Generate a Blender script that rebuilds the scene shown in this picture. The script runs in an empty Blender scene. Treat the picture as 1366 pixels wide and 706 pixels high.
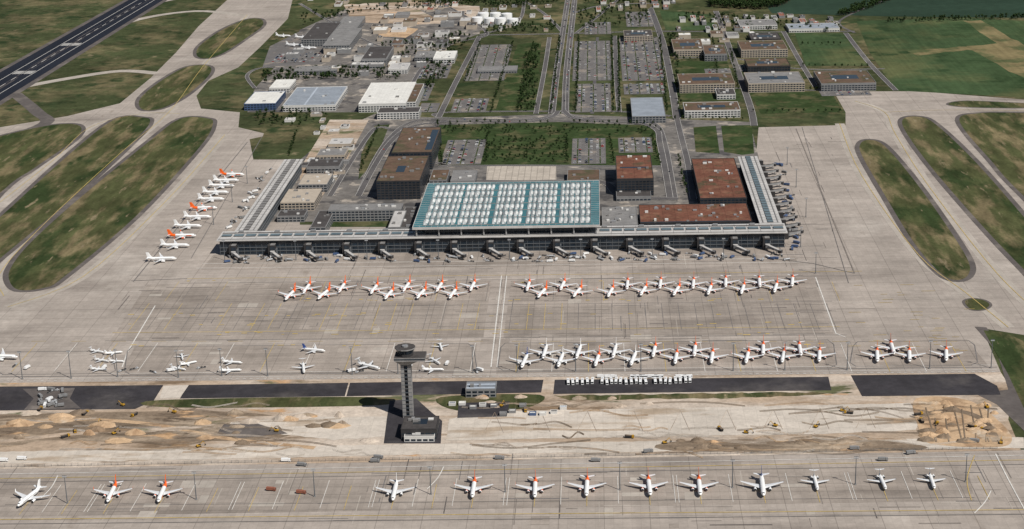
import bpy, math, random
from mathutils import Vector, Matrix
random.seed(7)
R=random.random
def U(a,b): return a+(b-a)*random.random()

# ------------------------------------------------------------------ survey
# aerial survey frame: rectifies map points onto the level ground (metres, X across, Y along terminal axis)
H=627.0; F=2300.0; TH=math.atan(728/2300.0); YAW=0.054; ROLL=0.030
fw=Vector((-math.sin(YAW)*math.cos(TH), math.cos(YAW)*math.cos(TH), -math.sin(TH)))
r0=Vector((math.cos(YAW), math.sin(YAW),0)); u0=r0.cross(fw)
upv=u0*math.cos(ROLL)+r0*math.sin(ROLL); rt=r0*math.cos(ROLL)-u0*math.sin(ROLL)
def P(u,v,z=0.0):
    d=fw*F+rt*(u-683.0)-upv*(v-353.0)
    t=(z-H)/d.z
    return (d.x*t,d.y*t)

# ------------------------------------------------------------------ materials
def M(name,base,var=(),mix=(),rough=0.9,spec=0.15,metal=0.0,slab=None):
    m=bpy.data.materials.new(name); m.use_nodes=True
    nt=m.node_tree; N=nt.nodes; L=nt.links
    b=N['Principled BSDF']; b.inputs['Roughness'].default_value=rough
    b.inputs['Specular IOR Level'].default_value=spec; b.inputs['Metallic'].default_value=metal
    tc=N.new('ShaderNodeTexCoord').outputs['Object']
    def noise(scale,st=(1,1),detail=3,off=0):
        mp=N.new('ShaderNodeMapping'); L.new(tc,mp.inputs[0])
        mp.inputs['Scale'].default_value=(st[0],st[1],1); mp.inputs['Location'].default_value=(off*13.7,off*7.1,0)
        n=N.new('ShaderNodeTexNoise'); L.new(mp.outputs[0],n.inputs['Vector'])
        n.inputs['Scale'].default_value=1.0/scale; n.inputs['Detail'].default_value=detail; n.inputs['Roughness'].default_value=.6
        return n.outputs['Fac']
    col=N.new('ShaderNodeRGB'); col.outputs[0].default_value=(*base,1); c=col.outputs[0]
    k=0
    for mx in mix:
        k+=1
        n=noise(mx[1],mx[4] if len(mx)>4 else (1,1),6,k)
        mr=N.new('ShaderNodeMapRange'); mr.interpolation_type='SMOOTHSTEP'; L.new(n,mr.inputs[0])
        mr.inputs[1].default_value=mx[2]; mr.inputs[2].default_value=mx[3]
        mm=N.new('ShaderNodeMix'); mm.data_type='RGBA'; L.new(mr.outputs[0],mm.inputs[0]); L.new(c,mm.inputs[6]); mm.inputs[7].default_value=(*mx[0],1)
        c=mm.outputs[2]
    f=None
    def mul(f,o):
        if f is None: return o
        mu=N.new('ShaderNodeMath'); mu.operation='MULTIPLY'; L.new(f,mu.inputs[0]); L.new(o,mu.inputs[1]); return mu.outputs[0]
    for vv in var:
        k+=1
        n=noise(vv[0],vv[2] if len(vv)>2 else (1,1),3,k)
        mr=N.new('ShaderNodeMapRange'); L.new(n,mr.inputs[0]); mr.inputs[1].default_value=.3; mr.inputs[2].default_value=.7
        mr.inputs[3].default_value=1-vv[1]; mr.inputs[4].default_value=1+vv[1]
        f=mul(f,mr.outputs[0])
    if slab:
        for (w,h,ms,a,bb,jc) in slab:
            br=N.new('ShaderNodeTexBrick'); L.new(tc,br.inputs['Vector']); br.offset=0; br.inputs['Scale'].default_value=1
            br.inputs['Brick Width'].default_value=w; br.inputs['Row Height'].default_value=h; br.inputs['Mortar Size'].default_value=ms
            br.inputs['Color1'].default_value=(a,a,a,1); br.inputs['Color2'].default_value=(bb,bb,bb,1); br.inputs['Mortar'].default_value=(jc,jc,jc,1)
            f=mul(f,br.outputs[0])
    if f is not None:
        vm=N.new('ShaderNodeVectorMath'); vm.operation='SCALE'; L.new(c,vm.inputs[0]); L.new(f,vm.inputs['Scale']); c=vm.outputs[0]
    L.new(c,b.inputs['Base Color'])
    return m

grassM=M('grass',(.054,.064,.029),var=[(90,.22),(22,.26),(5,.18),(400,.22)],mix=[((.125,.108,.058),120,.45,.62),((.028,.044,.018),60,.5,.66),((.15,.125,.075),35,.60,.70)],spec=.03)
stripM=M('airfield_grass',(.066,.072,.031),var=[(14,.28,(1,.25)),(4,.18),(80,.22)],mix=[((.160,.130,.072),38,.46,.62,(1.4,.3)),((.032,.047,.018),70,.5,.62,(1.2,.4)),((.19,.155,.095),20,.61,.70,(1.6,.3))],spec=.03)
fieldM=M('field_green',(.046,.074,.033),var=[(200,.2,(1,.3)),(30,.14),(8,.12),(7,.14,(1,.02))],mix=[((.090,.100,.045),220,.46,.64),((.030,.052,.022),90,.52,.64)],spec=.03)
darkfieldM=M('field_dark',(.028,.050,.034),var=[(150,.18,(.3,1)),(20,.12)],spec=.03)
dryM=M('dry_meadow',(.19,.155,.080),var=[(80,.18),(12,.14),(9,.12,(1,.03))],mix=[((.085,.098,.045),90,.46,.60)],spec=.03)
lawnM=M('lawn',(.038,.058,.022),var=[(40,.24),(8,.2)],mix=[((.092,.088,.044),45,.48,.62),((.028,.044,.016),30,.52,.64)],spec=.03)
concM=M('concrete_apron',(.345,.302,.264),var=[(260,.10),(60,.08,(.25,1)),(14,.06),(3.0,.06),(20,.10,(.05,1)),(25,.07,(1,.05)),(7,.05)],
        mix=[((.235,.203,.177),90,.52,.72,(.3,1)),((.42,.375,.33),150,.55,.72),((.265,.225,.19),30,.62,.74,(1,.3))],slab=[(7.5,7.5,.12,.955,1.04,.82),(37.5,30,.38,.96,1.03,.74)])
standM=M('concrete_stands',(.305,.264,.228),var=[(200,.11),(50,.10,(.2,1)),(14,.07),(3.0,.07),(16,.12,(.05,1)),(22,.10,(1,.05))],
        mix=[((.215,.184,.158),70,.5,.70,(.3,1)),((.38,.335,.293),110,.56,.72)],slab=[(7.5,7.5,.12,.95,1.045,.80),(37.5,15,.34,.95,1.04,.74)])
conc2M=M('concrete_taxiway',(.385,.345,.30),var=[(200,.08),(12,.08,(1,.15)),(5,.07),(40,.08)],mix=[((.29,.255,.22),60,.55,.75,(1,.3))],slab=[(7.5,7.5,.15,.95,1.04,.82)])
shoulderM=M('asphalt_shoulder',(.105,.092,.086),var=[(40,.16),(6,.12)],mix=[((.16,.14,.125),50,.5,.66)])
asphM=M('asphalt',(.042,.039,.043),var=[(50,.22),(10,.16),(2,.1)],mix=[((.085,.077,.075),80,.5,.7)],spec=.1)
roadM=M('road_asphalt',(.100,.094,.094),var=[(60,.14),(8,.1)],mix=[((.15,.14,.13),120,.5,.7)])
runwayM=M('runway_asphalt',(.018,.021,.030),var=[(60,.15,(1,.1)),(8,.1)],spec=.08)
sandM=M('sandy_soil',(.37,.285,.21),var=[(50,.15,(.4,1)),(12,.16),(3,.14)],mix=[((.48,.41,.34),70,.45,.58,(.22,1)),((.19,.135,.09),40,.53,.63,(.3,1)),((.11,.115,.06),50,.60,.67,(.4,1)),((.43,.265,.145),30,.62,.68,(.4,1))],spec=.03)
slabM=M('bare_concrete_slab',(.52,.465,.40),var=[(40,.10,(.3,1)),(6,.1),(120,.08),(2,.06)],mix=[((.37,.295,.22),35,.55,.67,(.25,1)),((.28,.23,.18),18,.63,.71,(.3,1))],slab=[(12,15,.2,.94,1.05,.84)])
brownM=M('brown_earth',(.19,.145,.105),var=[(30,.18,(.3,1)),(6,.18),(2,.12)],mix=[((.34,.27,.20),40,.49,.60,(.18,1)),((.11,.082,.06),25,.55,.64,(.35,1)),((.43,.28,.16),22,.6,.66,(.3,1))],spec=.03)
orangeSandM=M('orange_sand',(.46,.325,.205),var=[(25,.14),(6,.14),(2,.1)],mix=[((.33,.22,.135),30,.5,.62),((.48,.40,.31),40,.55,.66)],spec=.03)
paveM=M('landside_paving',(.155,.143,.131),var=[(40,.2),(9,.18),(3,.12)],mix=[((.33,.29,.245),35,.54,.62),((.078,.074,.073),50,.52,.61)])
plazaM=M('plaza_stone',(.44,.39,.33),var=[(20,.12),(3,.1)],slab=[(9,9,.6,.92,1.06,.66)])
lotM=M('parking_asphalt',(.135,.127,.123),var=[(25,.14),(5,.12)],mix=[((.23,.20,.172),40,.54,.64)])
whiteP=M('white_paint',(.60,.58,.54),var=[(6,.2)],rough=.7)
yellowP=M('yellow_paint',(.46,.34,.12),var=[(6,.25)],rough=.7)
greyP=M('joint_sealant',(.15,.14,.135),var=[(9,.25)])
tyreM=M('tyre_rubber_marks',(.19,.166,.147),var=[(9,.25)])
whiteM=M('aircraft_white',(.80,.80,.79),rough=.35,spec=.5,var=[(1.5,.03)])
orangeM=M('aircraft_orange',(.80,.13,.015),rough=.4,spec=.4,var=[(1.5,.04)])
blueM=M('aircraft_blue',(.04,.09,.30),rough=.4,spec=.5)
wingM=M('aircraft_wing_grey',(.64,.65,.66),rough=.4,spec=.4,var=[(2,.06)])
darkM=M('dark_glass',(.015,.02,.025),rough=.15,spec=.6)
rubM=M('rubber',(.02,.02,.02))
metalM=M('brushed_metal',(.32,.32,.32),rough=.45,spec=.5,metal=.3)
glassM=M('facade_glass',(.016,.025,.036),rough=.2,spec=.5,var=[(6,.4),(30,.3)])
mullM=M('facade_mullion',(.12,.13,.14),rough=.5)
roofW=M('metal_roof_light',(.47,.455,.435),rough=.5,var=[(8,.1),(40,.12),(2,.06)])
roofG=M('grey_roof',(.20,.195,.19),var=[(12,.16),(3,.12)])
roofD=M('dark_roof',(.066,.060,.058),var=[(10,.2),(3,.14)])
rustM=M('brown_green_roof',(.150,.064,.042),var=[(14,.2),(4,.2)],mix=[((.19,.098,.062),22,.5,.66),((.08,.062,.036),30,.55,.68)],slab=[(16,200,.35,.92,1.05,.7)])
brownR=M('brown_roof',(.120,.079,.055),var=[(14,.2),(4,.16)],mix=[((.078,.072,.040),30,.5,.66)])
beigeM=M('beige_wall',(.40,.345,.28),var=[(8,.1)])
greyW=M('grey_wall',(.22,.22,.22),var=[(8,.12)])
whiteW=M('white_wall',(.58,.57,.545),var=[(8,.08)])
darkW=M('dark_wall',(.044,.042,.043),var=[(8,.2)])
whiteR=M('white_roof',(.64,.63,.59),var=[(15,.09),(4,.08)],slab=[(6,300,.2,.96,1.02,.84)])
stripeR=M('ribbed_grey_roof',(.19,.21,.235),var=[(15,.12),(4,.08)],rough=.5,slab=[(500,9,1.6,.95,1.05,2.1)])
tealM=M('roof_glazing_teal',(.046,.155,.170),rough=.25,spec=.5,var=[(9,.2),(40,.15)])
panelM=M('roof_panel_pale',(.33,.36,.36),rough=.45,spec=.4,var=[(5,.20),(25,.22)])
panel2M=M('roof_panel_grey',(.12,.16,.175),rough=.35,spec=.5,var=[(5,.15),(25,.15)])
crestM=M('roof_crest_white',(.56,.575,.56),rough=.4,var=[(5,.2),(20,.15)])
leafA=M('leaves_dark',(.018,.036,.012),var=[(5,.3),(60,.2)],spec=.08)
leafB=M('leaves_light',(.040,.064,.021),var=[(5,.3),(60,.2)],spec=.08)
barkM=M('bark',(.09,.065,.045))
yelM=M('machine_yellow',(.42,.24,.03),rough=.6)
redM=M('paint_red',(.40,.04,.03),rough=.4,spec=.5)
cblueM=M('paint_blue',(.06,.10,.20),rough=.4,spec=.5)
cblackM=M('paint_black',(.02,.02,.022),rough=.35,spec=.5)
csilM=M('paint_silver',(.40,.41,.42),rough=.35,spec=.5)
tileM=M('roof_tile_red',(.26,.10,.065),var=[(6,.2)])
towerM=M('tower_concrete',(.24,.235,.23),var=[(3,.16),(12,.14)])

# ------------------------------------------------------------------ mesh builder
class MB:
    def __init__(s): s.v=[];s.f=[];s.m=[];s.mats=[]
    def mi(s,mat):
        if mat not in s.mats: s.mats.append(mat)
        return s.mats.index(mat)
    def face(s,pts,mat):
        n=len(s.v); s.v+= [tuple(p) for p in pts]; s.f.append(tuple(range(n,n+len(pts)))); s.m.append(s.mi(mat))
    def box(s,x0,x1,y0,y1,z0,z1,mat,top=None):
        if x1<x0:x0,x1=x1,x0
        if y1<y0:y0,y1=y1,y0
        s.hexa([(x0,y0),(x1,y0),(x1,y1),(x0,y1)],z0,z1,mat,top)
    def hexa(s,q,z0,z1,mat,top=None,q2=None):
        q2=q2 or q
        n=len(s.v); k=len(q)
        s.v+=[(a,b,z0) for a,b in q]+[(a,b,z1) for a,b in q2]
        mi=s.mi(mat); ti=s.mi(top or mat)
        for i in range(k):
            j=(i+1)%k; s.f.append((n+i,n+j,n+k+j,n+k+i)); s.m.append(mi)
        s.f.append(tuple(n+k+i for i in range(k))); s.m.append(ti)
        s.f.append(tuple(n+k-1-i for i in range(k))); s.m.append(mi)
    def obox(s,cx,cy,z0,z1,lx,ly,a,mat,top=None):
        c,sn=math.cos(a),math.sin(a)
        q=[(cx+c*x-sn*y,cy+sn*x+c*y) for x,y in ((-lx/2,-ly/2),(lx/2,-ly/2),(lx/2,ly/2),(-lx/2,ly/2))]
        s.hexa(q,z0,z1,mat,top)
    def cyl(s,p0,p1,ra,rb,n,mat,cap=None):
        p0=Vector(p0);p1=Vector(p1);d=(p1-p0).normalized()
        a=d.orthogonal().normalized(); b=d.cross(a)
        k=len(s.v)
        for p,r in ((p0,ra),(p1,rb)):
            for i in range(n):
                t=2*math.pi*i/n; s.v.append(tuple(p+a*(r*math.cos(t))+b*(r*math.sin(t))))
        mi=s.mi(mat); ci=s.mi(cap or mat)
        for i in range(n):
            j=(i+1)%n; s.f.append((k+i,k+j,k+n+j,k+n+i)); s.m.append(mi)
        s.f.append(tuple(k+n-1-i for i in range(n))); s.m.append(ci)
        s.f.append(tuple(k+n+i for i in range(n))); s.m.append(ci)
    def prof(s,pr,x0,x1,mat):
        n=len(s.v);k=len(pr)
        s.v+=[(x0,y,z) for y,z in pr]+[(x1,y,z) for y,z in pr]; mi=s.mi(mat)
        for i in range(k):
            j=(i+1)%k; s.f.append((n+i,n+j,n+k+j,n+k+i)); s.m.append(mi)
        s.f.append(tuple(n+k-1-i for i in range(k))); s.m.append(mi)
        s.f.append(tuple(n+k+i for i in range(k))); s.m.append(mi)
    def ribbon(s,pts,w,z,mat):
        for i in range(len(pts)-1):
            a=Vector(pts[i]);b=Vector(pts[i+1]);d=(b-a)
            if d.length<1e-6: continue
            def nrm(k):
                ds=[]
                if k>0: ds.append((Vector(pts[k])-Vector(pts[k-1])).normalized())
                if k<len(pts)-1: ds.append((Vector(pts[k+1])-Vector(pts[k])).normalized())
                t=sum(ds,Vector((0,0))).normalized(); return Vector((-t.y,t.x))
            na=nrm(i)*(w/2); nb=nrm(i+1)*(w/2)
            s.face([(*(a-na),z),(*(b-nb),z),(*(b+nb),z),(*(a+na),z)],mat)
    def mesh(s,name):
        me=bpy.data.meshes.new(name); me.from_pydata(s.v,[],s.f)
        for m in s.mats: me.materials.append(m)
        me.polygons.foreach_set('material_index',s.m); me.update(); return me
    def obj(s,name,loc=(0,0,0),rot=0):
        return inst(s.mesh(name),name,loc,rot)
def inst(me,name,loc=(0,0,0),rot=0,sc=1):
    o=bpy.data.objects.new(name,me); bpy.context.collection.objects.link(o)
    o.location=loc; o.rotation_euler=(0,0,rot); o.scale=(sc,sc,sc); return o
def replicate(name,temps,trs):
    out=MB()
    for k,(ti,x,y,z,a,sc) in enumerate(trs):
        t=temps[ti]; c,sn=math.cos(a)*sc,math.sin(a)*sc; n=len(out.v)
        out.v+=[(x+c*p[0]-sn*p[1],y+sn*p[0]+c*p[1],z+sc*p[2]) for p in t.v]
        out.f+=[tuple(i+n for i in f) for f in t.f]
        mp=[out.mi(m) for m in t.mats]
        out.m+=[mp[i] for i in t.m]
    return out.obj(name)

def smooth(pts,n=5,closed=True):
    o=[];k=len(pts)
    rng=range(k) if closed else range(k-1)
    for i in rng:
        g=(lambda j:pts[j%k]) if closed else (lambda j:pts[max(0,min(k-1,j))])
        p0,p1,p2,p3=g(i-1),g(i),g(i+1),g(i+2)
        for s in range(n):
            t=s/n
            o.append(tuple(.5*((2*p1[c])+(-p0[c]+p2[c])*t+(2*p0[c]-5*p1[c]+4*p2[c]-p3[c])*t*t+(-p0[c]+3*p1[c]-3*p2[c]+p3[c])*t**3) for c in (0,1)))
    if not closed: o.append(pts[-1])
    return o
LZ=0.05
CNT=[0]
def eps():
    CNT[0]=(CNT[0]+1)%12; return CNT[0]*0.0035
def poly(name,pts,mat,layer,sm=False,rag=0):
    if sm: pts=smooth(pts)
    if rag:
        q=[]
        for i in range(len(pts)):
            a=Vector(pts[i]);c=Vector(pts[(i+1)%len(pts)]); m=max(1,int((c-a).length/9))
            for s in range(m):
                p=a+(c-a)*(s/m); q.append((p.x+U(-rag,rag)*2,p.y+U(-rag,rag)))
        pts=q
    z=layer*LZ+eps()
    b=MB(); b.face([(*P(u,v),z) for u,v in pts],mat)
    o=b.obj(name)
    if o.data.polygons[0].normal.z<0: o.data.flip_normals()
    return o
def island(name,pts,mat,layer,border=7):
    pts=smooth(pts); w=[Vector(P(u,v)) for u,v in pts]
    k=len(w); area=sum(w[i].x*w[(i+1)%k].y-w[(i+1)%k].x*w[i].y for i in range(k))
    sg=1 if area>0 else -1
    out=[]
    for i in range(k):
        t=(w[(i+1)%k]-w[i-1]).normalized(); out.append(w[i]+Vector((t.y,-t.x))*border*sg)
    for nm,pp,mt,l in (('taxiway_shoulder',out,shoulderM,layer),(name,w,mat,layer+1)):
        z=l*LZ+eps()
        b=MB(); b.face([(*p,z) for p in pp],mt); o=b.obj(nm)
        if o.data.polygons[0].normal.z<0: o.data.flip_normals()
def inpoly(x,y,q):
    c=False;j=len(q)-1
    for i in range(len(q)):
        if (q[i][1]>y)!=(q[j][1]>y) and x<(q[j][0]-q[i][0])*(y-q[i][1])/(q[j][1]-q[i][1])+q[i][0]: c=not c
        j=i
    return c

# ------------------------------------------------------------------ ground
g=MB(); g.face([(-40000,-5000,0),(40000,-5000,0),(40000,60000,0),(-40000,60000,0)],grassM); g.obj('ground')
apron=[(325,-20),(395,-20),(384,25),(348,62),(318,90),(278,108),(262,128),(268,145),(320,150),(318,170),(352,178),(340,213),(398,213),(400,300),(1000,300),(1012,170),(1128,167),(1128,150),(1112,122),(1225,122),(1366,133),(1700,150),(1900,300),(1900,470),(1500,475),(1366,447),(1310,438),(1335,497),(0,511),(-500,520),(-900,430),(-400,215),(0,170),(90,155),(160,138),(200,105),(235,70),(265,35)]
poly('apron_pavement',apron,concM,1)
poly('front_apron_pavement',[(-600,636),(0,626),(1366,600),(2000,588),(2000,1000),(-600,1000)],concM,1)
poly('construction_ground',[(-600,522),(0,511),(1335,497),(1350,520),(1345,560),(1362,601),(0,626),(-600,636)],sandM,2)
poly('aircraft_stands',[(196,380),(655,375),(645,450),(148,454)],standM,2)
poly('aircraft_stands',[(682,375),(1085,371),(1112,446),(672,450)],standM,2)
poly('aircraft_stands',[(180,462),(636,459),(632,500),(160,503)],standM,2)
poly('aircraft_stands',[(664,458),(1108,454),(1120,493),(662,499)],standM,2)
poly('aircraft_stands',[(1135,455),(1290,453),(1318,488),(1142,492)],standM,2)
poly('aircraft_stands',[(-200,642),(0,640),(1290,617),(1300,668),(0,690),(-200,694)],standM,2)
poly('aircraft_stands',[(285,340),(1058,331),(1064,352),(268,360)],standM,2)
G=stripM
island('grass_island',[(-250,330),(-120,215),(0,182),(70,167),(106,168),(100,186),(45,225),(0,258),(-120,380)],G,4)
island('grass_island',[(150,161),(190,157),(200,163),(180,187),(90,270),(0,345),(-130,450),(-190,450),(-120,395),(0,290),(80,217)],G,4)
island('grass_island',[(12,373),(25,387),(60,384),(85,370),(180,290),(265,198),(284,166),(275,158),(240,159),(200,188),(100,270),(40,325),(16,355)],G,4)
island('grass_island',[(185,138),(192,147),(215,145),(245,130),(274,106),(282,92),(270,87),(245,91),(215,108),(192,126)],G,4)
island('grass_island',[(263,66),(264,76),(278,78),(300,70),(330,50),(350,35),(348,26),(330,26),(300,38),(275,54)],G,4)
island('grass_island',[(1148,192),(1160,187),(1180,195),(1215,235),(1255,290),(1290,345),(1292,366),(1277,374),(1255,365),(1220,325),(1180,260),(1150,208)],G,4)
island('grass_island',[(1204,160),(1225,156),(1248,166),(1300,215),(1366,290),(1450,390),(1470,440),(1420,415),(1366,360),(1320,312),(1252,235),(1212,182)],G,4)
island('grass_island',[(1280,158),(1300,152),(1366,151),(1650,160),(1700,400),(1520,400),(1366,262),(1320,212),(1290,178)],G,4)
island('grass_island',[(1265,139),(1290,135),(1366,138),(1420,140),(1366,144),(1290,143)],G,4,4)
island('grass_island',[(1287,403),(1296,399),(1312,401),(1320,407),(1312,413),(1296,413)],G,4,3)
poly('grass_verge',[(1312,441),(1340,444),(1380,462),(1560,560),(1500,620),(1366,545),(1345,500)],stripM,5)
poly('perimeter_road',[(1300,436),(1316,437),(1338,470),(1366,520),(1420,600),(1400,600),(1366,575),(1330,540),(1300,525),(1345,520),(1330,470)],shoulderM,4)
poly('runway',[(-315,275),(-213,275),(-120,210),(0,135),(218,0),(320,-63),(284,-63),(172,0),(0,97),(-120,165)],runwayM,4)
poly('runway_shoulder',[(-340,275),(-190,275),(0,141),(224,0),(326,-63),(278,-63),(166,0),(0,93)],shoulderM,3)
rw=MB()
A=P(0,116);B=P(195,0); Av,Bv=Vector(A),Vector(B); dr=(Bv-Av).normalized(); nr=Vector((-dr.y,dr.x))
for i in range(-6,26):
    c=Av+dr*(60*i); rw.ribbon([tuple(c),tuple(c+dr*30)],1.2,6*LZ,whiteP)
for sgn in (-1,1):
    rw.ribbon([tuple(Av-dr*400+nr*sgn*22),tuple(Av+dr*1700+nr*sgn*22)],1.2,6*LZ,whiteP)
for i in range(6):
    for sgn in (-1,1):
        for st in (120,420):
            c=Av+dr*st+nr*sgn*(4+i*2.8); rw.ribbon([tuple(c),tuple(c+dr*30)],1.5,6*LZ,whiteP)
rw.obj('runway_markings')
rt_=MB()
for i in range(30):
    c=Av+dr*U(-200,900)+nr*U(-9,9); rt_.ribbon([tuple(c),tuple(c+dr*U(60,200))],U(.6,1.6),5.2*LZ+i*.001,shoulderM)
rt_.obj('runway_tyre_marks')
def road(name,pts,w,mat=None,layer=5,sm=True,edge=True,dash=False):
    if sm: pts=smooth(pts,6,False)
    z=layer*LZ+eps()
    W=[P(u,v) for u,v in pts]; b=MB(); b.ribbon(W,w,z,mat or roadM)
    if edge:
        V=[Vector(p) for p in W]
        for s in (-1,1):
            q=[]
            for i,p in enumerate(V):
                t=(V[min(i+1,len(V)-1)]-V[max(i-1,0)]).normalized(); q.append(tuple(p+Vector((-t.y,t.x))*s*(w/2-.6)))
            b.ribbon(q,.35,z+.05,whiteP)
        if dash: b.ribbon(W,.35,z+.05,whiteP)
    return b.obj(name)
road('taxiway',[(20,118),(90,105),(160,95),(210,98)],24,conc2M,2,edge=False)
road('taxiway',[(20,125),(50,150),(60,165),(-10,190)],24,shoulderM,2,edge=False)
road('taxiway',[(110,62),(170,30),(260,15),(330,22)],22,conc2M,2,edge=False)
road('taxiway',[(190,8),(250,-4),(330,-10)],22,conc2M,2,edge=False)
for k,pts in enumerate(([(1345,437),(1290,392),(1225,340),(1150,235),(1120,165)],[(1400,430),(1330,365),(1240,250),(1195,180),(1180,150),(1140,135)],
            [(5,395),(0,365),(60,298),(160,205),(225,150),(270,90),(330,20)],[(10,410),(110,370),(220,270),(300,180)],[(0,270),(70,215),(120,170),(190,152),(240,152)])):
    road('taxiway_lane',pts,15,conc2M,2,edge=False)
# ------------------------------------------------------------------ landside ground patches
poly('landside_pavement',[(352,296),(402,212),(440,180),(500,152),(590,158),(745,152),(880,158),(1000,163),(1012,210),(1020,296)],paveM,3)
poly('lawn',[(586,167),(745,163),(880,168),(893,205),(895,222),(870,222),(640,221),(585,221),(583,190)],lawnM,4)
poly('lawn',[(333,186),(352,182),(400,160),(440,158),(452,168),(405,205),(380,213),(338,213)],grassM,4)
poly('lawn',[(925,170),(955,168),(960,205),(928,203)],lawnM,4)
poly('lawn',[(962,168),(1003,167),(1006,205),(990,207),(966,203)],lawnM,4)
poly('lawn',[(430,290),(523,289),(518,303),(425,303)],lawnM,4)
poly('lawn',[(500,168),(520,166),(500,215),(478,240),(482,205)],grassM,4)
poly('plaza',[(650,222),(742,222),(742,243),(648,243)],plazaM,5)
poly('builders_yard',[(440,160),(492,160),(462,215),(430,262),(400,262),(400,225)],sandM,5)
poly('field',[(1142,28),(1290,24),(1366,28),(1700,35),(1700,150),(1366,130),(1195,121),(1160,70)],fieldM,1)
poly('field',[(1060,44),(1130,44),(1160,88),(1075,88)],fieldM,2)
poly('field',[(1010,-6),(1150,-12),(1700,-12),(1900,36),(1366,24),(1180,22),(1030,18)],darkfieldM,3)
poly('dry_field',[(1285,28),(1310,28),(1366,60),(1600,90),(1600,135),(1366,105),(1320,80),(1290,62),(1330,58)],dryM,2,rag=1)
poly('dry_field',[(1210,68),(1290,62),(1366,64),(1366,68),(1290,67),(1225,74)],dryM,3,rag=.6)
poly('field',[(880,14),(950,20),(955,40),(888,40)],fieldM,2)
poly('field',[(1000,124),(1108,122),(1125,150),(1015,152)],lawnM,2)
poly('field',[(900,82),(970,82),(975,98),(903,98)],lawnM,4)
poly('field',[(905,118),(985,118),(988,134),(908,135)],lawnM,4)
poly('lawn',[(660,150),(690,60),(722,55),(715,150)],lawnM,2)
poly('town_ground',[(400,40),(470,8),(640,8),(640,45),(600,60),(560,95),(520,150),(330,150),(340,118),(385,70)],paveM,2)
poly('earthworks',[(460,6),(560,3),(640,8),(640,30),(560,33),(470,30)],sandM,3,rag=1)
poly('earthworks',[(500,36),(560,38),(540,50),(505,48)],orangeSandM,3,rag=1)
poly('town_ground',[(905,40),(1050,40),(1060,118),(1000,118),(985,70),(905,66)],grassM,3)
poly('parking_ground',[(360,62),(400,42),(440,62),(430,85),(350,90)],lotM,3)
poly('town_ground',[(560,14),(600,10),(650,40),(620,44)],paveM,4)
for off in (-9,9):
    road('motorway',[(745+off*1.0,152),(749+off*.75,100),(756+off*.6,45),(762+off*.5,0),(766+off*.4,-40)],12.5,layer=9,dash=True)
road('road',[(585,157),(608,110),(640,48)],11,layer=6)
road('road',[(715,152),(727,90),(733,50)],9,layer=6)
road('road',[(790,152),(794,100),(797,50)],6,layer=6,edge=False)
road('road',[(868,12),(885,60),(897,120),(903,158)],13,layer=7)
road('road',[(955,15),(975,70),(1000,140),(1006,168)],12,layer=7)
road('road',[(1045,42),(1066,80),(1088,116)],10,layer=7)
road('road',[(1128,44),(1160,85),(1195,121)],10,layer=7)
road('road',[(640,47),(760,45),(870,42),(1000,43),(1140,42)],10,layer=5)
road('road',[(820,48),(822,100),(826,150)],9,layer=6)
road('road',[(900,78),(975,78),(1066,92),(1180,92)],8,layer=5)
road('road',[(903,118),(990,118),(1100,121)],8,layer=5)
road('road',[(600,10),(650,45),(600,60),(560,95),(535,148)],9,layer=8)
road('road',[(400,5),(460,40),(520,65),(600,62)],8,layer=7)
road('road',[(340,118),(330,100),(360,90),(440,100),(540,96)],8,layer=6)
road('road',[(640,47),(690,30),(700,0),(706,-20)],8,layer=7)
road('road',[(760,20),(800,8),(870,5),(868,12)],8,layer=8)
road('road',[(700,2),(728,20),(752,45)],8,layer=6)
road('road',[(830,-5),(800,20),(768,45)],8,layer=10)
road('road',[(1180,0),(1120,28),(1140,44)],6,layer=6,edge=False)
for k,(a,b) in enumerate([(0,0),(12,6)]):
    road('access_road',[(745,148),(735,155+b*.3),(700,160+b*.5),(620,159+b*.5),(580,158+b),(545,165+b),(520,185+b),(500,215+b),(478,262)],10,layer=11+k)
    road('access_road',[(752,148),(765,156+b*.3),(800,160+b*.5),(850,161+b*.5),(876,168+b),(886-a*.5,190),(893-a*.5,225),(900-a*.5,266)],10,layer=13+k)
road('road',[(520,172),(500,172),(475,205),(440,262)],9,layer=7)
road('road',[(903,158),(908,180),(918,220),(925,266)],10,layer=8)
road('road',[(500,215),(560,214),(600,222)],8,layer=8)
road('terminal_forecourt_road',[(478,264),(560,262),(600,244),(700,243),(800,243),(830,262),(905,266)],13,layer=16)
road('road',[(585,222),(700,221),(822,222),(895,222)],8,layer=7)
road('road',[(585,157),(600,150),(820,149),(895,155)],9,layer=5)

# ------------------------------------------------------------------ vehicles templates
def wheel(b,x,y,r=.35,w=.25): b.cyl((x-w/2,y,r),(x+w/2,y,r),r,r,8,rubM)
def car():
    b=MB(); b.prof([(-2.2,.35),(2.2,.35),(2.2,.85),(1.9,.95),(-1.2,.98),(-2.15,.75)],-.88,.88,csilM)
    b.prof([(-1.1,.98),(-.45,1.42),(1.0,1.42),(1.75,.96)],-.76,.76,darkM); b.prof([(-.45,1.43),(-.4,1.46),(.95,1.46),(1.0,1.43)],-.74,.74,csilM)
    for x in(-.8,.8):
        for y in(-1.4,1.35): wheel(b,x,y)
    return b
def bus(c=whiteM):
    b=MB(); b.prof([(-6,.4),(6,.4),(6,3.0),(5.8,3.15),(-5.7,3.15),(-6,2.8)],-1.3,1.3,c)
    b.box(-1.33,1.33,-5.6,5.4,1.5,2.5,darkM); b.box(-1.1,1.1,-6.05,-5.95,1.2,2.6,darkM); b.box(-.7,.7,0,3,3.15,3.4,csilM)
    for x in(-1.15,1.15):
        for y in(-3.8,3.2): wheel(b,x,y,.5,.3)
    return b
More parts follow.
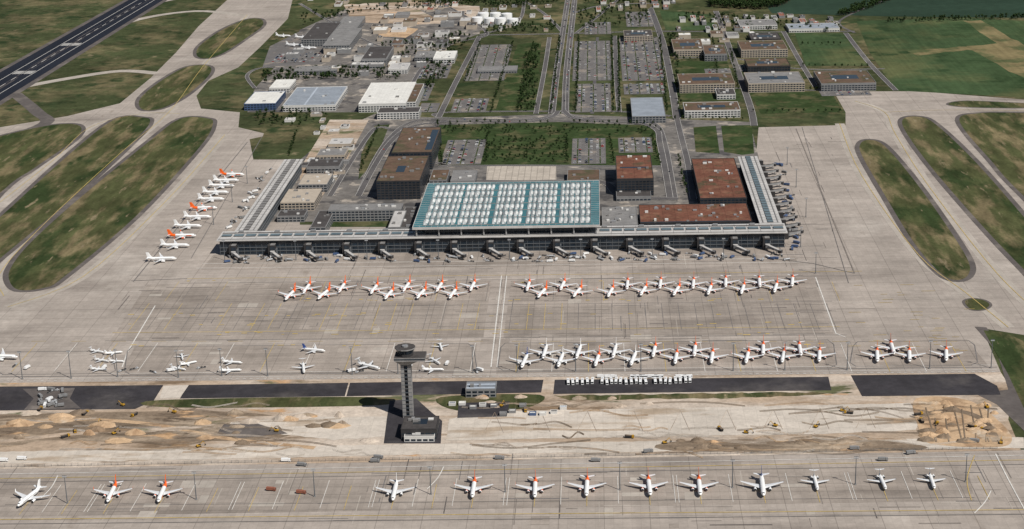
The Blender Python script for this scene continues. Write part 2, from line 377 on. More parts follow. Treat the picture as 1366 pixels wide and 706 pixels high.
def truck(c=whiteM,kind=0):
    b=MB(); b.prof([(-4.2,.6),(-2.2,.6),(-2.2,3.0),(-3.8,3.0),(-4.2,2.0)],-1.2,1.2,c if kind!=1 else yelM)
    b.box(-1.05,1.05,-4.22,-4.0,1.7,2.6,darkM); b.box(-.9,.9,-2.2,4.2,.7,1.0,rubM)
    if kind==0: b.box(-1.25,1.25,-1.9,4.3,1.0,3.3,c)
    elif kind==1: b.prof([(-1.9,1.0),(3.6,1.0),(4.4,2.6),(-1.9,2.6)],-1.3,1.3,darkW); b.prof([(-1.7,2.62),(4.2,2.62),(3.5,2.7),(-1.6,2.7)],-1.15,1.15,brownM)
    else: b.cyl((0,-1.8,2.0),(0,4.3,2.0),1.15,1.15,10,c)
    for x in(-1.05,1.05):
        for y in(-3.2,2.2,3.4): wheel(b,x,y,.5,.35)
    return b
def excavator():
    b=MB()
    for x in(-1.2,1.2): b.prof([(-1.9,.1),(1.9,.1),(2.2,.5),(1.9,.9),(-1.9,.9),(-2.2,.5)],x-.3,x+.3,rubM)
    b.box(-1.3,1.3,-1.3,2.2,.95,2.1,yelM); b.box(-1.25,-.3,-1.6,.2,2.1,3.0,darkM)
    b.cyl((.3,-1.2,2.0),(.3,-4.5,4.6),.3,.25,6,yelM); b.cyl((.3,-4.5,4.6),(.3,-6.3,1.6),.22,.18,6,yelM); b.prof([(-6.9,.6),(-5.9,.6),(-5.8,1.6),(-6.5,1.7)],-.3,.9,darkM)
    return b
def tug():
    b=MB(); b.prof([(-1.8,.4),(1.8,.4),(1.8,1.1),(.6,1.2),(.5,2.1),(-.5,2.1),(-.8,1.1),(-1.8,1.0)],-.9,.9,csilM)
    for x in(-.8,.8):
        for y in(-1.1,1.1): wheel(b,x,y,.4,.3)
    for k in (1,2):
        b.box(-.9,.9,2.2+(k-1)*3.2,4.9+(k-1)*3.2,.5,.75,metalM); b.box(-.7,.7,2.5+(k-1)*3.2,4.6+(k-1)*3.2,.75,1.6,darkW)
        for x in(-.7,.7): wheel(b,x,3.5+(k-1)*3.2,.25,.2)
    return b
CAR=car(); BUS=bus().mesh('bus'); VAN=truck(whiteM,0).mesh('service_truck'); DUMP=truck(whiteM,1).mesh('dump_truck'); TANK=truck(csilM,2).mesh('tank_truck'); EXC=excavator().mesh('excavator'); TUG=tug().mesh('tug')
BLV=truck(cblueM,0).mesh('box_truck'); DKV=truck(greyW,0).mesh('box_truck'); ORV=truck(tileM,0).mesh('box_truck')
def put(me,name,u,v,a=0,z=.12,sc=1): return inst(me,name,(*P(u,v),z),a,sc)

# ------------------------------------------------------------------ parking lots
cols=[whiteM,csilM,cblackM,cblueM,redM,csilM,whiteM,cblackM,cblackM]
def lot(u0_,u1_,vf,vb,fill,pitch=17,strips=True,layer=8,mat=None):
    x0=P(u0_,(vf+vb)/2)[0]; x1=P(u1_,(vf+vb)/2)[0]; y0=P((u0_+u1_)/2,vf)[1]; y1=P((u0_+u1_)/2,vb)[1]
    b=MB(); b.face([(x0,y0,layer*LZ),(x1,y0,layer*LZ),(x1,y1,layer*LZ),(x0,y1,layer*LZ)],mat or lotM)
    trs=[]; n=int((x1-x0)//pitch)
    for i in range(n):
        cx=x0+(i+.5)*(x1-x0)/n
        if strips: b.face([(cx-.9,y0+3,(layer+.6)*LZ),(cx+.9,y0+3,(layer+.6)*LZ),(cx+.9,y1-3,(layer+.6)*LZ),(cx-.9,y1-3,(layer+.6)*LZ)],lawnM)
        y=y0+4
        while y<y1-4:
            for s in (-1,1):
                b.face([(cx+s*1.2,y,(layer+.7)*LZ),(cx+s*6,y,(layer+.7)*LZ),(cx+s*6,y+.13,(layer+.7)*LZ),(cx+s*1.2,y+.13,(layer+.7)*LZ)],whiteP)
                if R()<fill*(1.3 if math.sin(y*.03+i*1.3+u0_)>-.1 else .25): trs.append((cx+s*3.6,y+1.35,layer*LZ,s*math.pi/2+U(-.03,.03)))
            y+=2.7
    y=y0+40
    while y<y1-20:
        b.face([(x0,y,(layer+.9)*LZ),(x1,y,(layer+.9)*LZ),(x1,y+6,(layer+.9)*LZ),(x0,y+6,(layer+.9)*LZ)],mat or lotM); y+=U(50,70)
    b.obj('parking_lot')
    if trs:
        out=MB()
        for x,y,z,a in trs:
            c=random.choice(cols); t=CAR; cc,sn=math.cos(a),math.sin(a); k=len(out.v)
            out.v+=[(x+cc*p[0]-sn*p[1],y+sn*p[0]+cc*p[1],z+p[2]) for p in t.v]; out.f+=[tuple(i+k for i in f) for f in t.f]
            mp=[out.mi(c if m is csilM else m) for m in t.mats]; out.m+=[mp[i] for i in t.m]
        out.obj('parked_cars')
lot(627,678,108,60,.03); lot(604,650,150,132,.2); lot(765,815,108,55,.06); lot(768,815,150,112,.3); lot(828,883,108,50,.22); lot(832,888,126,112,.4)
lot(592,645,220,187,.35); lot(763,808,219,185,.2,pitch=16); lot(825,870,204,184,.45); lot(780,815,46,30,.1); lot(835,870,36,16,.2); lot(560,600,105,85,.3)
lot(365,425,84,72,.5,strips=False); lot(985,1050,95,86,.4); lot(1093,1160,128,118,.4,strips=False)
lot(540,575,135,112,.3); lot(560,585,150,138,.5); lot(940,975,98,92,.5,strips=False)

# ------------------------------------------------------------------ generic buildings
def clutter(b,x0,x1,y0,y1,z,n,mat=None):
    for i in range(n):
        w=U(2,6);d=U(2,5);x=U(x0+3,max(x0+3.1,x1-w-3));y=U(y0+3,max(y0+3.1,y1-d-3)); b.box(x,x+w,y,y+d,z,z+U(1,2.6),mat or random.choice([metalM,roofG,whiteW]))
def bld(name,ua,ub,vf,vb,h,roof,wall,glaz=True,n=6,court=None):
    um=(ua+ub)/2
    x0=P(ua,(vf+vb)/2,h)[0]; x1=P(ub,(vf+vb)/2,h)[0]; y0=P(um,vf,h)[1]; y1=P(um,vb,h)[1]
    if x1-x0<2: x1=x0+2
    b=MB(); b.box(x0,x1,y0,y1,0,h-.6,wall,roof)
    t=.5
    for q in ((x0-.1,x1+.1,y0-.1,y0+t),(x0-.1,x1+.1,y1-t,y1+.1),(x0-.1,x0+t,y0+t,y1-t),(x1-t,x1+.1,y0+t,y1-t)): b.box(*q,h-1.2,h,wall)
    if glaz:
        st=max(1,int((h-1)//3.6))
        for k in range(st):
            z=1.2+k*3.6
            if z+1.8>h-1.3: break
            m=int((x1-x0)//5)
            for i in range(m):
                xa=x0+(i+.12)*(x1-x0)/m; xb=x0+(i+.88)*(x1-x0)/m; b.box(xa,xb,y0-.15,y0-.01,z,z+1.9,glassM)
            m=max(1,int((y1-y0)//5))
            for i in range(m):
                ya=y0+(i+.12)*(y1-y0)/m; yb=y0+(i+.88)*(y1-y0)/m
                b.box(x1+.01,x1+.15,ya,yb,z,z+1.9,glassM); b.box(x0-.15,x0-.01,ya,yb,z,z+1.9,glassM)
    clutter(b,x0,x1,y0,y1,h-.6,n)
    if court:
        for fx0,fx1,fy0,fy1 in court:
            b.box(x0+(x1-x0)*fx0,x0+(x1-x0)*fx1,y0+(y1-y0)*fy0,y0+(y1-y0)*fy1,h-.59,h-.5,darkM)
    return b.obj(name)
O='office_building'
bld(O,530,582,203,170,27,brownR,darkW,n=10,court=[(.8,.97,.1,.9)])
bld(O,510,566,241,208,27,brownR,darkW,n=10,court=[(.35,.55,.35,.6)])
bld(O,822,870,238,207,25,rustM,darkW,n=8,court=[(.1,.9,.45,.5)])
bld(O,928,988,264,211,20,rustM,darkW,n=14)
bld('terminal_annex',853,1000,296,272,16,rustM,darkW,n=24,court=[(.0,.98,.0,.06)])
bld('terminal_annex',440,536,280,272,16,roofG,greyW,n=12); bld('terminal_annex',522,538,303,281,16,roofW,greyW,n=2)
bld('terminal_annex',420,440,303,281,12,roofD,greyW,n=3)
bld('terminal_annex',803,850,300,276,14,roofG,greyW,n=16); bld('terminal_annex',536,556,303,276,14,roofD,greyW,n=6)
bld('pavilion',575,598,240,226,9,brownR,greyW,n=3); bld('pavilion',603,635,241,227,10,roofG,greyW,n=4); bld('pavilion',757,800,240,226,9,brownR,greyW,n=3)
bld('pavilion',822,868,262,252,7,roofD,greyW,n=3)
bld('warehouse',380,424,270,252,12,beigeM,beigeM,n=6); bld('warehouse',402,440,246,232,12,beigeM,greyW,n=4); bld('warehouse',412,455,222,212,11,roofD,greyW,n=4)
bld('warehouse',372,408,288,280,9,roofD,greyW,n=3); bld('warehouse',425,462,207,198,10,roofG,beigeM,n=4); bld('warehouse',440,470,192,184,8,roofW,beigeM,n=2)
for a in [(897,937,66,52,14),(938,968,72,60,14),(832,870,48,40,12),(905,978,112,98,16),(986,1048,66,54,16),(995,1052,88,78,13),(1090,1163,111,94,14),(912,986,147,136,13),(995,1070,111,96,16),(1000,1040,52,44,10),(955,980,126,118,9)]:
    bld(O if a[4]>13 else 'commercial_building',*a,random.choice([brownR,roofD,roofG,brownR]),random.choice([greyW,darkW,beigeM,whiteW]),n=10,court=[(.25,.75,.35,.65)])
bld('solar_parking_garage',842,886,155,130,12,stripeR,greyW,n=0)
bld('hangar',487,548,138,110,15,whiteR,whiteW,n=4); bld('hangar',505,560,150,143,12,roofD,whiteW,n=3); bld('hangar',548,560,136,112,16,brownR,whiteW,n=2)
bld('hangar',333,374,138,122,12,whiteR,cblueM,n=2); bld('hangar',387,455,140,116,11,stripeR,whiteW,n=6); bld('hangar',364,390,117,106,10,whiteR,whiteW,n=1)
bld('hangar',412,446,52,30,16,roofD,greyW,n=4); bld('hangar',440,474,60,38,16,roofG,greyW,n=4); bld('hangar',488,520,78,62,15,roofD,greyW,n=3); bld('hangar',452,480,40,22,14,roofG,greyW,n=3)
bld('warehouse',520,545,92,84,10,roofW,whiteW,n=3); bld('warehouse',580,608,78,68,10,whiteR,whiteW,n=3); bld('warehouse',555,580,76,68,9,roofG,greyW,n=3)
bld('warehouse',395,450,94,88,9,roofG,greyW,n=3); bld('warehouse',480,512,86,82,8,roofW,greyW,n=3)
bld('warehouse',1050,1118,38,31,8,stripeR,whiteW,n=3); bld('warehouse',985,1035,34,26,9,roofG,whiteW,n=3)
bld('roadside_building',638,690,94,88,6,roofG,greyW,n=1)
def small_blds(region,n,name,hs=(5,11)):
    us=[p[0] for p in region]; vs=[p[1] for p in region]; c=0; used=[]; it=0
    while c<n and it<4000:
        it+=1
        u=U(min(us),max(us)); v=U(min(vs),max(vs))
        if not inpoly(u,v,region): continue
        w=U(6,19) if name!='house' else U(5,9); dd=U(1.5,5)
        if any(abs(u-a)<(w+w2)/2+1 and abs(v-b2)<5 for a,b2,w2 in used): continue
        used.append((u,v,w))
        bld(name,u-w/2,u+w/2,v,v-dd,U(*hs),random.choice([roofD,roofG,roofW,brownR,whiteR]) if name!='house' else random.choice([tileM,roofD,brownR,roofG]),random.choice([whiteW,greyW,beigeM]),glaz=False,n=2); c+=1
small_blds([(385,70),(470,20),(640,12),(630,40),(560,90),(500,98),(400,84)],52,'industrial_building')
small_blds([(560,10),(745,2),(740,40),(650,42)],22,'house',(4,7))
small_blds([(905,22),(1110,20),(1120,36),(905,40)],34,'house',(4,8))
small_blds([(905,44),(1050,44),(1050,60),(905,62)],8,'commercial_building',(5,9))
small_blds([(350,150),(480,150),(440,200),(410,180)],8,'site_office',(3,5))
small_blds([(405,215),(470,190),(440,262),(400,262)],16,'site_container',(3,5))
small_blds([(780,-6),(900,-6),(900,12),(790,14)],16,'house',(4,7))
small_blds([(400,-4),(640,-6),(640,6),(460,8)],16,'house',(4,8))
for u,v in [(637,31),(653,32),(668,32),(684,33),(645,25),(661,25),(676,26)]:
    x,y=P(u,v); b=MB(); b.cyl((x,y,0),(x,y,13),12,12,28,whiteM); b.cyl((x,y,13.01),(x,y,14.6),11.7,1,28,whiteM); b.cyl((x+12.2,y,0),(x+12.2,y,14),.5,.5,6,metalM); b.obj('storage_tank')

# ------------------------------------------------------------------ piers
def pier(name,x0,x1,y0,y1,h,along):
    b=MB(); b.box(x0+1.5,x1-1.5,y0+1.5,y1-1.5,0,h-1.2,glassM,roofG)
    b.box(x0-2,x1+2,y0-2,y1+2,h-1.19,h,roofW)
    for z in (0,4.6,9.2,13.8):
        b.box(x0+.9,x1-.9,y0+.9,y1-.9,z,z+.7,mullM)
    if along=='x':
        n=int((x1-x0)/7.5)
        for i in range(n+1):
            x=x0+1.6+i*(x1-x0-3.2)/n
            for y in (y0+1.2,y1-1.2): b.box(x-.2,x+.2,y-.25,y+.25,.7,h-1.2,mullM)
        n=int((x1-x0)/15)
        for i in range(n):
            x=x0+(i+.5)*(x1-x0)/n
            b.box(x-6,x+6,(y0+y1)/2-4.5,(y0+y1)/2+4.5,h,h+1.0,roofD,panel2M)
            if i%3==1: b.box(x-3,x+3,y1-4,y1-1,h,h+2,metalM)
            b.box(x-7.2,x-6.9,y0,y1,h,h+.25,roofG)
        b.box(x0,x1,y0+1.5,y0+3,h,h+.6,roofG); b.box(x0,x1,y1-8,y1-5.5,h,h+.5,roofD)
    else:
        n=int((y1-y0)/7.5)
        for i in range(n+1):
            y=y0+1.6+i*(y1-y0-3.2)/n
            for x in (x0+1.2,x1-1.2): b.box(x-.25,x+.25,y-.2,y+.2,.7,h-1.2,mullM)
        n=int((y1-y0)/12)
        for i in range(n):
            y=y0+(i+.5)*(y1-y0)/n
            b.box((x0+x1)/2-3.5,(x0+x1)/2+3.5,y-4.8,y+4.8,h,h+1.0,roofD,panel2M if x0>0 else roofG); b.box(x0,x1,y-6,y-5.7,h,h+.25,roofG)
        b.box(x0+2,x0+3.2,y0,y1,h,h+.6,roofG); b.box(x1-3.2,x1-2,y0,y1,h,h+.6,roofG)
    return b.obj(name)
HP=20
PX0=P(297,312,HP)[0]; PX1=P(1046,303,HP)[0]; PY0=P(672,315,HP)[1]; PY1=P(672,304,HP)[1]
pier('main_pier',PX0,PX1,PY0,PY1,HP,'x')
lx0=P(350,258,HP)[0]; lx1=P(373,258,HP)[0]; ly1=P(389,213,HP)[1]
rx0=P(1001,254,HP)[0]; rx1=P(1025,254,HP)[0]; ry1=P(998,209,HP)[1]
pier('side_pier',lx0,lx1,PY1+5,ly1,HP,'y'); pier('side_pier',rx0,rx1,PY1+5,ry1,HP,'y')
def bridge(top,L=1.0):
    b=MB()
    b.box(-3,3,-9,0,5,15,darkW,roofG); b.box(-2.4,-1.6,-8.8,-8,0,5,metalM); b.box(1.6,2.4,-8.8,-8,0,5,metalM)
    b.box(-3.05,3.05,-9.05,-8.9,8,13,glassM)
    b.cyl((0,-11,3.6),(0,-11,8),3,3,12,greyW,top)
    a=Vector((1.5,-13));c=Vector((13*L,-13-20*L)); d=c-a; ang=math.atan2(d.y,d.x)-math.pi/2
    b.obox(a.x+d.x*.25,a.y+d.y*.25,4.0,7.2,3.6,d.length*.55,ang,greyW,top)
    b.obox(a.x+d.x*.72,a.y+d.y*.72,4.2,7.0,3.0,d.length*.6,ang,metalM,top)
    b.obox(c.x,c.y,3.6,7.3,5,4.4,ang+.5,darkW,roofG)
    q=a+d*.8
    for s in(-1,1): b.cyl((q.x+s*1.8,q.y,0),(q.x+s*1.8,q.y,4.5),.35,.35,6,metalM); wheel(b,q.x+s*1.8,q.y,.6,.5)
    b.box(-5.5,-3.2,-10,0,0,15,darkW,roofD); b.box(3.2,4.6,-7,0,0,9,mullM)
    return b
BR=bridge(roofW).mesh('passenger_boarding_bridge'); BR2=bridge(roofD,.7).mesh('passenger_boarding_bridge')
for u in [322,373,420,470,517,565,612,660,700,748,798,845,893,940,985,1028]: inst(BR,'passenger_boarding_bridge',(P(u-4,335)[0],PY0,.1),0)
for i in range(11): inst(BR2,'passenger_boarding_bridge',(rx1,PY1-4+(ry1-PY1-6)*i/10+8,.1),math.pi/2)

# ------------------------------------------------------------------ terminal hall
HT=32
tx0=(P(552,300,HT)[0]+P(572,243,HT)[0])/2; tx1=(P(803,300,HT)[0]+P(796,243,HT)[0])/2; ty0=P(680,302,HT)[1]; ty1=P(684,243,HT)[1]
b=MB()
b.box(tx0+14,tx1-14,ty0+12,ty1-16,0,HT-3,glassM)
for i in range(36):
    x=tx0+14+i*(tx1-tx0-28)/35
    b.box(x-.25,x+.25,ty0+11.4,ty0+11.9,0,HT-3,mullM); b.box(x-.25,x+.25,ty1-15.9,ty1-15.4,0,HT-3,mullM)
for z in (6,12,18,24): b.box(tx0+13.5,tx1-13.5,ty0+11.5,ty1-15.5,z,z+.6,mullM)
for i in range(9):
    for y in (ty0+3,ty1-4):
        x=tx0+4+i*(tx1-tx0-8)/8; b.cyl((x,y,0),(x,y,HT-2),1,1,8,metalM)
b.box(tx0,tx1,ty0,ty1,HT-2.4,HT,metalM,tealM)
b.box(tx0-.6,tx1+.6,ty0-.6,ty0,HT-2.6,HT+.5,roofW);b.box(tx0-.6,tx1+.6,ty1,ty1+.6,HT-2.6,HT+.5,roofW);b.box(tx0-.6,tx0,ty0,ty1,HT-2.6,HT+.5,roofW);b.box(tx1,tx1+.6,ty0,ty1,HT-2.6,HT+.5,roofW)
ncx,ncy=15,6
bx0,bx1,by0,by1=tx0+11,tx1-11,ty0+9,ty1-9
cw=(bx1-bx0)/ncx; ch=(by1-by0)/ncy
wide={0:0,6:2.4,9:2.4,12:2.0,3:1.0}
for i in range(ncx):
    for j in range(ncy):
        gl=wide.get(i,.45); gr=wide.get(i+1,.45)
        xa=bx0+i*cw+gl; xb=bx0+(i+1)*cw-gr; ya=by0+j*ch+.75; yb=by0+(j+1)*ch-.75
        z=HT+.02; K=9
        # two slender lens-shaped vaults per bay, arched across X and along Y
        for h2 in range(2):
            x0=xa+(xb-xa)*h2/2+.2; x1=xa+(xb-xa)*(h2+1)/2-.2; xm=(x0+x1)/2; hgt=2.4+U(-.3,.3); L_=[];C_=[];R_=[]
            mt=random.choice([crestM,panelM,panelM,crestM])
            for k in range(K+1):
                t=k/K; y=ya+(yb-ya)*t; s_=math.sin(math.pi*t)
                hw=(x1-x0)/2*(.62+.38*s_)
                L_.append((xm-hw,y,z+hgt*s_*.35)); C_.append((xm,y,z+hgt*s_+.1)); R_.append((xm+hw,y,z+hgt*s_*.35))
            for k in range(K):
                b.face([L_[k],C_[k],C_[k+1],L_[k+1]],panelM if k>5 else mt)
                b.face([C_[k],R_[k],R_[k+1],C_[k+1]],crestM if 1<k<6 else panelM)
for j in range(ncy+1): b.box(bx0,bx1,by0+j*ch-.7,by0+j*ch+.7,HT,HT+.5,roofG)
for i in range(0,ncx+1):
    if i not in wide: b.box(bx0+i*cw-.22,bx0+i*cw+.22,by0,by1,HT,HT+1.2,metalM)
n=30
for i in range(n+1):
    x=tx0+i*(tx1-tx0)/n; b.box(x-.12,x+.12,ty0,by0-.8,HT,HT+.25,roofW); b.box(x-.12,x+.12,by1+.8,ty1,HT,HT+.25,roofW)
for i in range(24):
    y=ty0+i*(ty1-ty0)/24
    b.box(tx0,bx0,y-.12,y+.12,HT,HT+.2,roofW); b.box(bx1,tx1,y-.12,y+.12,HT,HT+.2,roofW)
b.obj('terminal_hall')

# ------------------------------------------------------------------ control tower
cx,cy=P(545,556)
b=MB()
for s in(-1,1):
    b.box(cx+s*3.2-1.6,cx+s*3.2+1.6,cy-4,cy+4,0,58,towerM)
for k in range(15): b.box(cx-1.6,cx+1.6,cy-3.6,cy+3.6,1+k*3.9,3.3+k*3.9,darkW if k%2 else glassM); b.box(cx-4.9,cx+4.9,cy-4.15,cy-4,2.4+k*3.9,2.9+k*3.9,mullM)
b.hexa([(cx-4,cy-5),(cx+4,cy-5),(cx+4,cy+5),(cx-4,cy+5)],54,59,towerM,q2=[(cx-9,cy-9),(cx+12,cy-9),(cx+12,cy+9),(cx-9,cy+9)])
b.box(cx-10,cx+19,cy-9,cy+9,59.01,62.5,towerM,roofD); b.box(cx-10.1,cx+19.1,cy-9.1,cy+9.1,60.3,61.6,glassM)
b.cyl((cx,cy,62.5),(cx,cy,65),7.5,7.5,12,darkW); b.cyl((cx,cy,65),(cx,cy,69.5),7.2,9.2,12,glassM); b.cyl((cx,cy,69.5),(cx,cy,70.6),9.8,9.8,12,towerM,roofD)
b.cyl((cx,cy,70.6),(cx,cy,72),3,3,10,metalM); b.cyl((cx+1,cy,72),(cx+1,cy,78),.2,.1,6,metalM); b.cyl((cx-2,cy,72),(cx-2,cy,76),.15,.1,6,metalM)
for i in range(12):
    t=i*math.pi/6; b.cyl((cx+7.3*math.cos(t),cy+7.3*math.sin(t),65),(cx+9.3*math.cos(t),cy+9.3*math.sin(t),69.5),.15,.15,4,mullM)
b.obj('control_tower')
poly('tower_yard',[(520,535),(555,532),(575,550),(590,562),(588,592),(512,592),(516,560)],asphM,7)
bld('tower_base_building',537,584,572,555,11,roofD,darkW,n=5,court=[(.3,.7,.4,.8)])
bld('tower_base_building',540,580,582,575,6,roofG,whiteW,n=3)

# ------------------------------------------------------------------ middle band
poly('service_apron',[(-300,521),(0,516),(218,514),(205,535),(180,546),(0,548),(-300,554)],asphM,3)
poly('service_apron',[(30,519),(100,518),(93,532),(108,545),(32,547),(45,532)],shoulderM,4)
poly('taxiway_asphalt',[(250,514),(465,511),(460,529),(240,532)],asphM,4)
poly('taxiway_asphalt',[(467,511),(725,507),(722,524),(462,529)],asphM,4)
poly('taxiway_asphalt',[(740,507),(1105,503),(1109,521),(738,526)],asphM,4)
poly('taxiway_asphalt',[(1135,501),(1300,499),(1330,515),(1335,527),(1150,529)],asphM,5)
poly('concrete_patch',[(218,515),(252,514),(240,531),(213,532)],slabM,4)
poly('grass_strip',[(215,534),(500,530),(505,541),(230,544)],stripM,5,True)
poly('grass_strip',[(588,530),(720,527),(700,545),(610,548)],stripM,5,True)
poly('grass_strip',[(738,528),(1000,524),(1140,524),(1000,531),(760,534)],stripM,3,rag=1)
poly('parking_yard',[(612,538),(680,536),(676,556),(610,558)],asphM,6)
poly('concrete_slab_field',[(600,560),(640,549),(900,545),(1215,538),(1226,560),(1222,574),(1100,579),(800,584),(595,588)],slabM,4,rag=.5)
poly('concrete_slab_field',[(315,556),(520,556),(515,583),(445,587),(380,580),(300,572)],slabM,4,rag=.8)
poly('earthworks',[(-200,556),(0,553),(290,549),(390,562),(370,585),(180,590),(60,588),(0,597),(-200,600)],brownM,3,True)
poly('earthworks',[(1222,532),(1290,534),(1330,560),(1350,585),(1330,597),(1240,592),(1225,570)],orangeSandM,5,True)
poly('earthworks',[(905,589),(1120,586),(1215,592),(1210,601),(905,602)],brownM,5,True)
poly('earthworks',[(300,566),(345,565),(385,578),(320,585),(290,578)],shoulderM,5,rag=1)
poly('concrete_track',[(-300,612),(0,603),(600,592),(1366,584),(1366,598),(600,606),(0,619),(-300,627)],slabM,4,rag=.6)
road('haul_road',[(0,590),(120,577),(240,572),(320,560),(420,556)],9,sandM,6,edge=False)
road('haul_road',[(0,570),(90,560),(200,566),(300,585),(420,598)],7,orangeSandM,6,edge=False)
road('haul_road',[(1225,555),(1270,548),(1310,560),(1330,590)],8,brownM,6,edge=False)
sm_=MB()
for i in range(130):
    u=U(-20,1330); v=U(536,608); L=U(20,160); a=U(-.06,.06); pts=smooth([(u,v),(u+L*.35,v+U(-4,4)),(u+L*.7,v+U(-5,5)),(u+L,v+a*L)],5,False)
    if pts[-1][0]>1340 or not(533<pts[-1][1]<612) or (430<u<600 and v<560) or (500-L<u<600): continue
    m=random.choice([brownM,slabM,orangeSandM,sandM,brownM])
    W=[Vector(P(*q)) for q in pts]
    for o in (0,2.2): sm_.ribbon([(w.x,w.y+o) for w in W],U(.5,1.0),7.5*LZ+i*.0015,m)
for u in range(660,1200,62):
    v0=548-.012*(u-640)
    for du in (-14,12): sm_.ribbon([P(u,v0+3),P(u+du,v0+30)],.3,12*LZ,sandM)
for k,u in enumerate(range(1235,1330,12)): sm_.ribbon([P(u,540+U(0,8)),P(u+U(-14,14),590)],1.2,12.3*LZ+k*.002,brownM)
sm_.obj('wheel_tracks')
def heap(u,v,r,h,mat):
    x,y=P(u,v); b=MB(); n=16; rings=[]
    for k,(f,z) in enumerate(((1,0),(.75,.45),(.45,.8),(.15,1))):
        rings.append([(x+r*f*math.cos(2*math.pi*i/n)*U(.8,1.15),y+r*.5*f*math.sin(2*math.pi*i/n)*U(.8,1.15),h*z*U(.85,1.1)+.1*(k>0)) for i in range(n)])
    for k in range(3):
        for i in range(n): b.face([rings[k][i],rings[k][(i+1)%n],rings[k+1][(i+1)%n],rings[k+1][i]],mat)
    b.face(rings[3],mat); b.obj('spoil_heap')
for i in range(30): heap(U(20,500),U(550,594),U(4,15),U(2,5.5),random.choice([brownM,sandM,orangeSandM]))
for i in range(26): heap(U(1230,1330),U(538,592),U(4,12),U(2,4.5),random.choice([orangeSandM,brownM]))
for i in range(14): heap(U(900,1200),U(588,599),U(5,10),U(1.5,4),brownM)
for i in range(10): heap(U(600,900),U(530,545),U(4,8),U(1.5,3),sandM)

# ------------------------------------------------------------------ markings
mk=MB(); ZM=[3.6*LZ]
def zz():
    ZM[0]+=.0006
    return ZM[0]
def ln(pts,w,mat,sm=False):
    if sm: pts=smooth(pts,5,False)
    mk.ribbon([P(u,v) for u,v in pts],w,zz(),mat)
def vl(x,ya,yb,w,mat): mk.ribbon([(x,ya),(x,yb)],w,zz(),mat)
ln([(250,372),(700,367),(1150,362)],1.0,yellowP); ln([(240,378),(1150,368)],.8,greyP)
ln([(180,412),(650,407),(1110,402)],.8,greyP); ln([(150,444),(650,440),(1120,436)],1.0,yellowP); ln([(140,455),(1130,447)],1.0,greyP); ln([(165,425),(1115,415)],.7,greyP)
ln([(270,352),(1060,345)],.9,whiteP); ln([(262,358),(1066,350)],.9,whiteP)
ln([(655,490),(669,368)],1.2,whiteP); ln([(663,490),(676,368)],1.0,whiteP)
ln([(1128,450),(1115,445),(1088,370)],1.2,whiteP); ln([(163,490),(170,470),(207,408)],1.2,whiteP)
ln([(0,500),(1330,487)],.7,whiteP); ln([(0,506),(1330,493)],.7,whiteP); ln([(0,503),(1330,490)],1.6,greyP)
for a in [(170,632,463,500),(668,1112,458,495),(1138,1300,456,489),(0,150,470,500)]:
    ua,ub,va,vb=a; k=-.010
    ln([(ua+6,va),(ub-8,va+k*(ub-ua)),(ub,va+k*(ub-ua)+6),(ub+4,vb+k*(ub-ua)-4),(ub-4,vb+k*(ub-ua)),(ua+4,vb),(ua-4,vb-5),(ua,va+6),(ua+6,va)],1.1,greyP)
u=200
while u<1110:
    if abs(u-662)>14:
        vl(P(u,404)[0],P(u,440)[1],P(u,405)[1],.55,greyP if R()<.6 else yellowP)
        if R()<.6: vl(P(u+11,384)[0],P(u,402)[1],P(u,376)[1],.45,greyP if R()<.5 else yellowP)
    u+=22
for k,u in enumerate([30,85,140,195,250,300,355,410,465,520,575,630,690,737,785,833,887,938,985,1033,1083,1130,1180,1228,1280]):
    x=P(u,480)[0]; vl(x,P(u,496)[1],P(u,458)[1],.6,whiteP if k%2 else yellowP)
    y1=P(u,457)[1]; mk.ribbon([(x-8,y1+3),(x+8,y1+3)],.6,zz(),yellowP)
for i in range(110):
    u=U(150,1110); v=random.choice([376,400,420,432,445,460]); x,y=P(u,v+U(-2,2)); mk.ribbon([(x,y),(x+U(3,8),y)],U(1.2,2.4),zz(),yellowP)
for i in range(34):
    u=U(1130,1290); v=U(380,490); x,y=P(u,v); mk.ribbon([(x,y),(x+U(5,16),y)],.8,zz(),yellowP)
for pts in ([(1345,437),(1290,392),(1225,340),(1150,235),(1120,165)],[(1400,430),(1330,365),(1240,250),(1195,180),(1180,150),(1140,135)],[(1180,150),(1260,147),(1366,148)],
            [(5,395),(0,365),(60,298),(160,205),(225,150),(270,90),(330,20)],[(10,410),(110,370),(220,270),(300,180)],[(0,270),(70,215),(120,170),(190,152),(240,152)]):
    ln(pts,.9,yellowP,True)
ln([(1132,378),(1070,170)],.8,greyP); ln([(1140,365),(1062,172)],1.4,tyreM); ln([(1140,365),(1085,352),(1030,345)],1.2,greyP); ln([(178,376),(330,190)],1.4,greyP); ln([(255,345),(350,182)],1.0,greyP); ln([(175,375),(250,372)],1.2,greyP)
ln([(-50,694),(700,686),(1420,680)],1.0,yellowP); ln([(-50,640),(0,639),(1420,613)],.9,yellowP); ln([(-50,676),(1300,664)],.6,greyP); ln([(-50,634),(1420,607)],.8,whiteP); ln([(-50,700),(1420,686)],1.0,greyP); ln([(-50,645),(1420,619)],.8,greyP)
FR=[(40,668),(150,662),(217,662),(527,660),(632,656),(714,656),(783,654),(866,653),(933,653),(1017,653),(1088,648),(1177,647),(1243,646)]
allu=[40,95,150,217,285,340,400,465,527,580,632,714,783,866,933,1017,1088,1177,1243,1310]
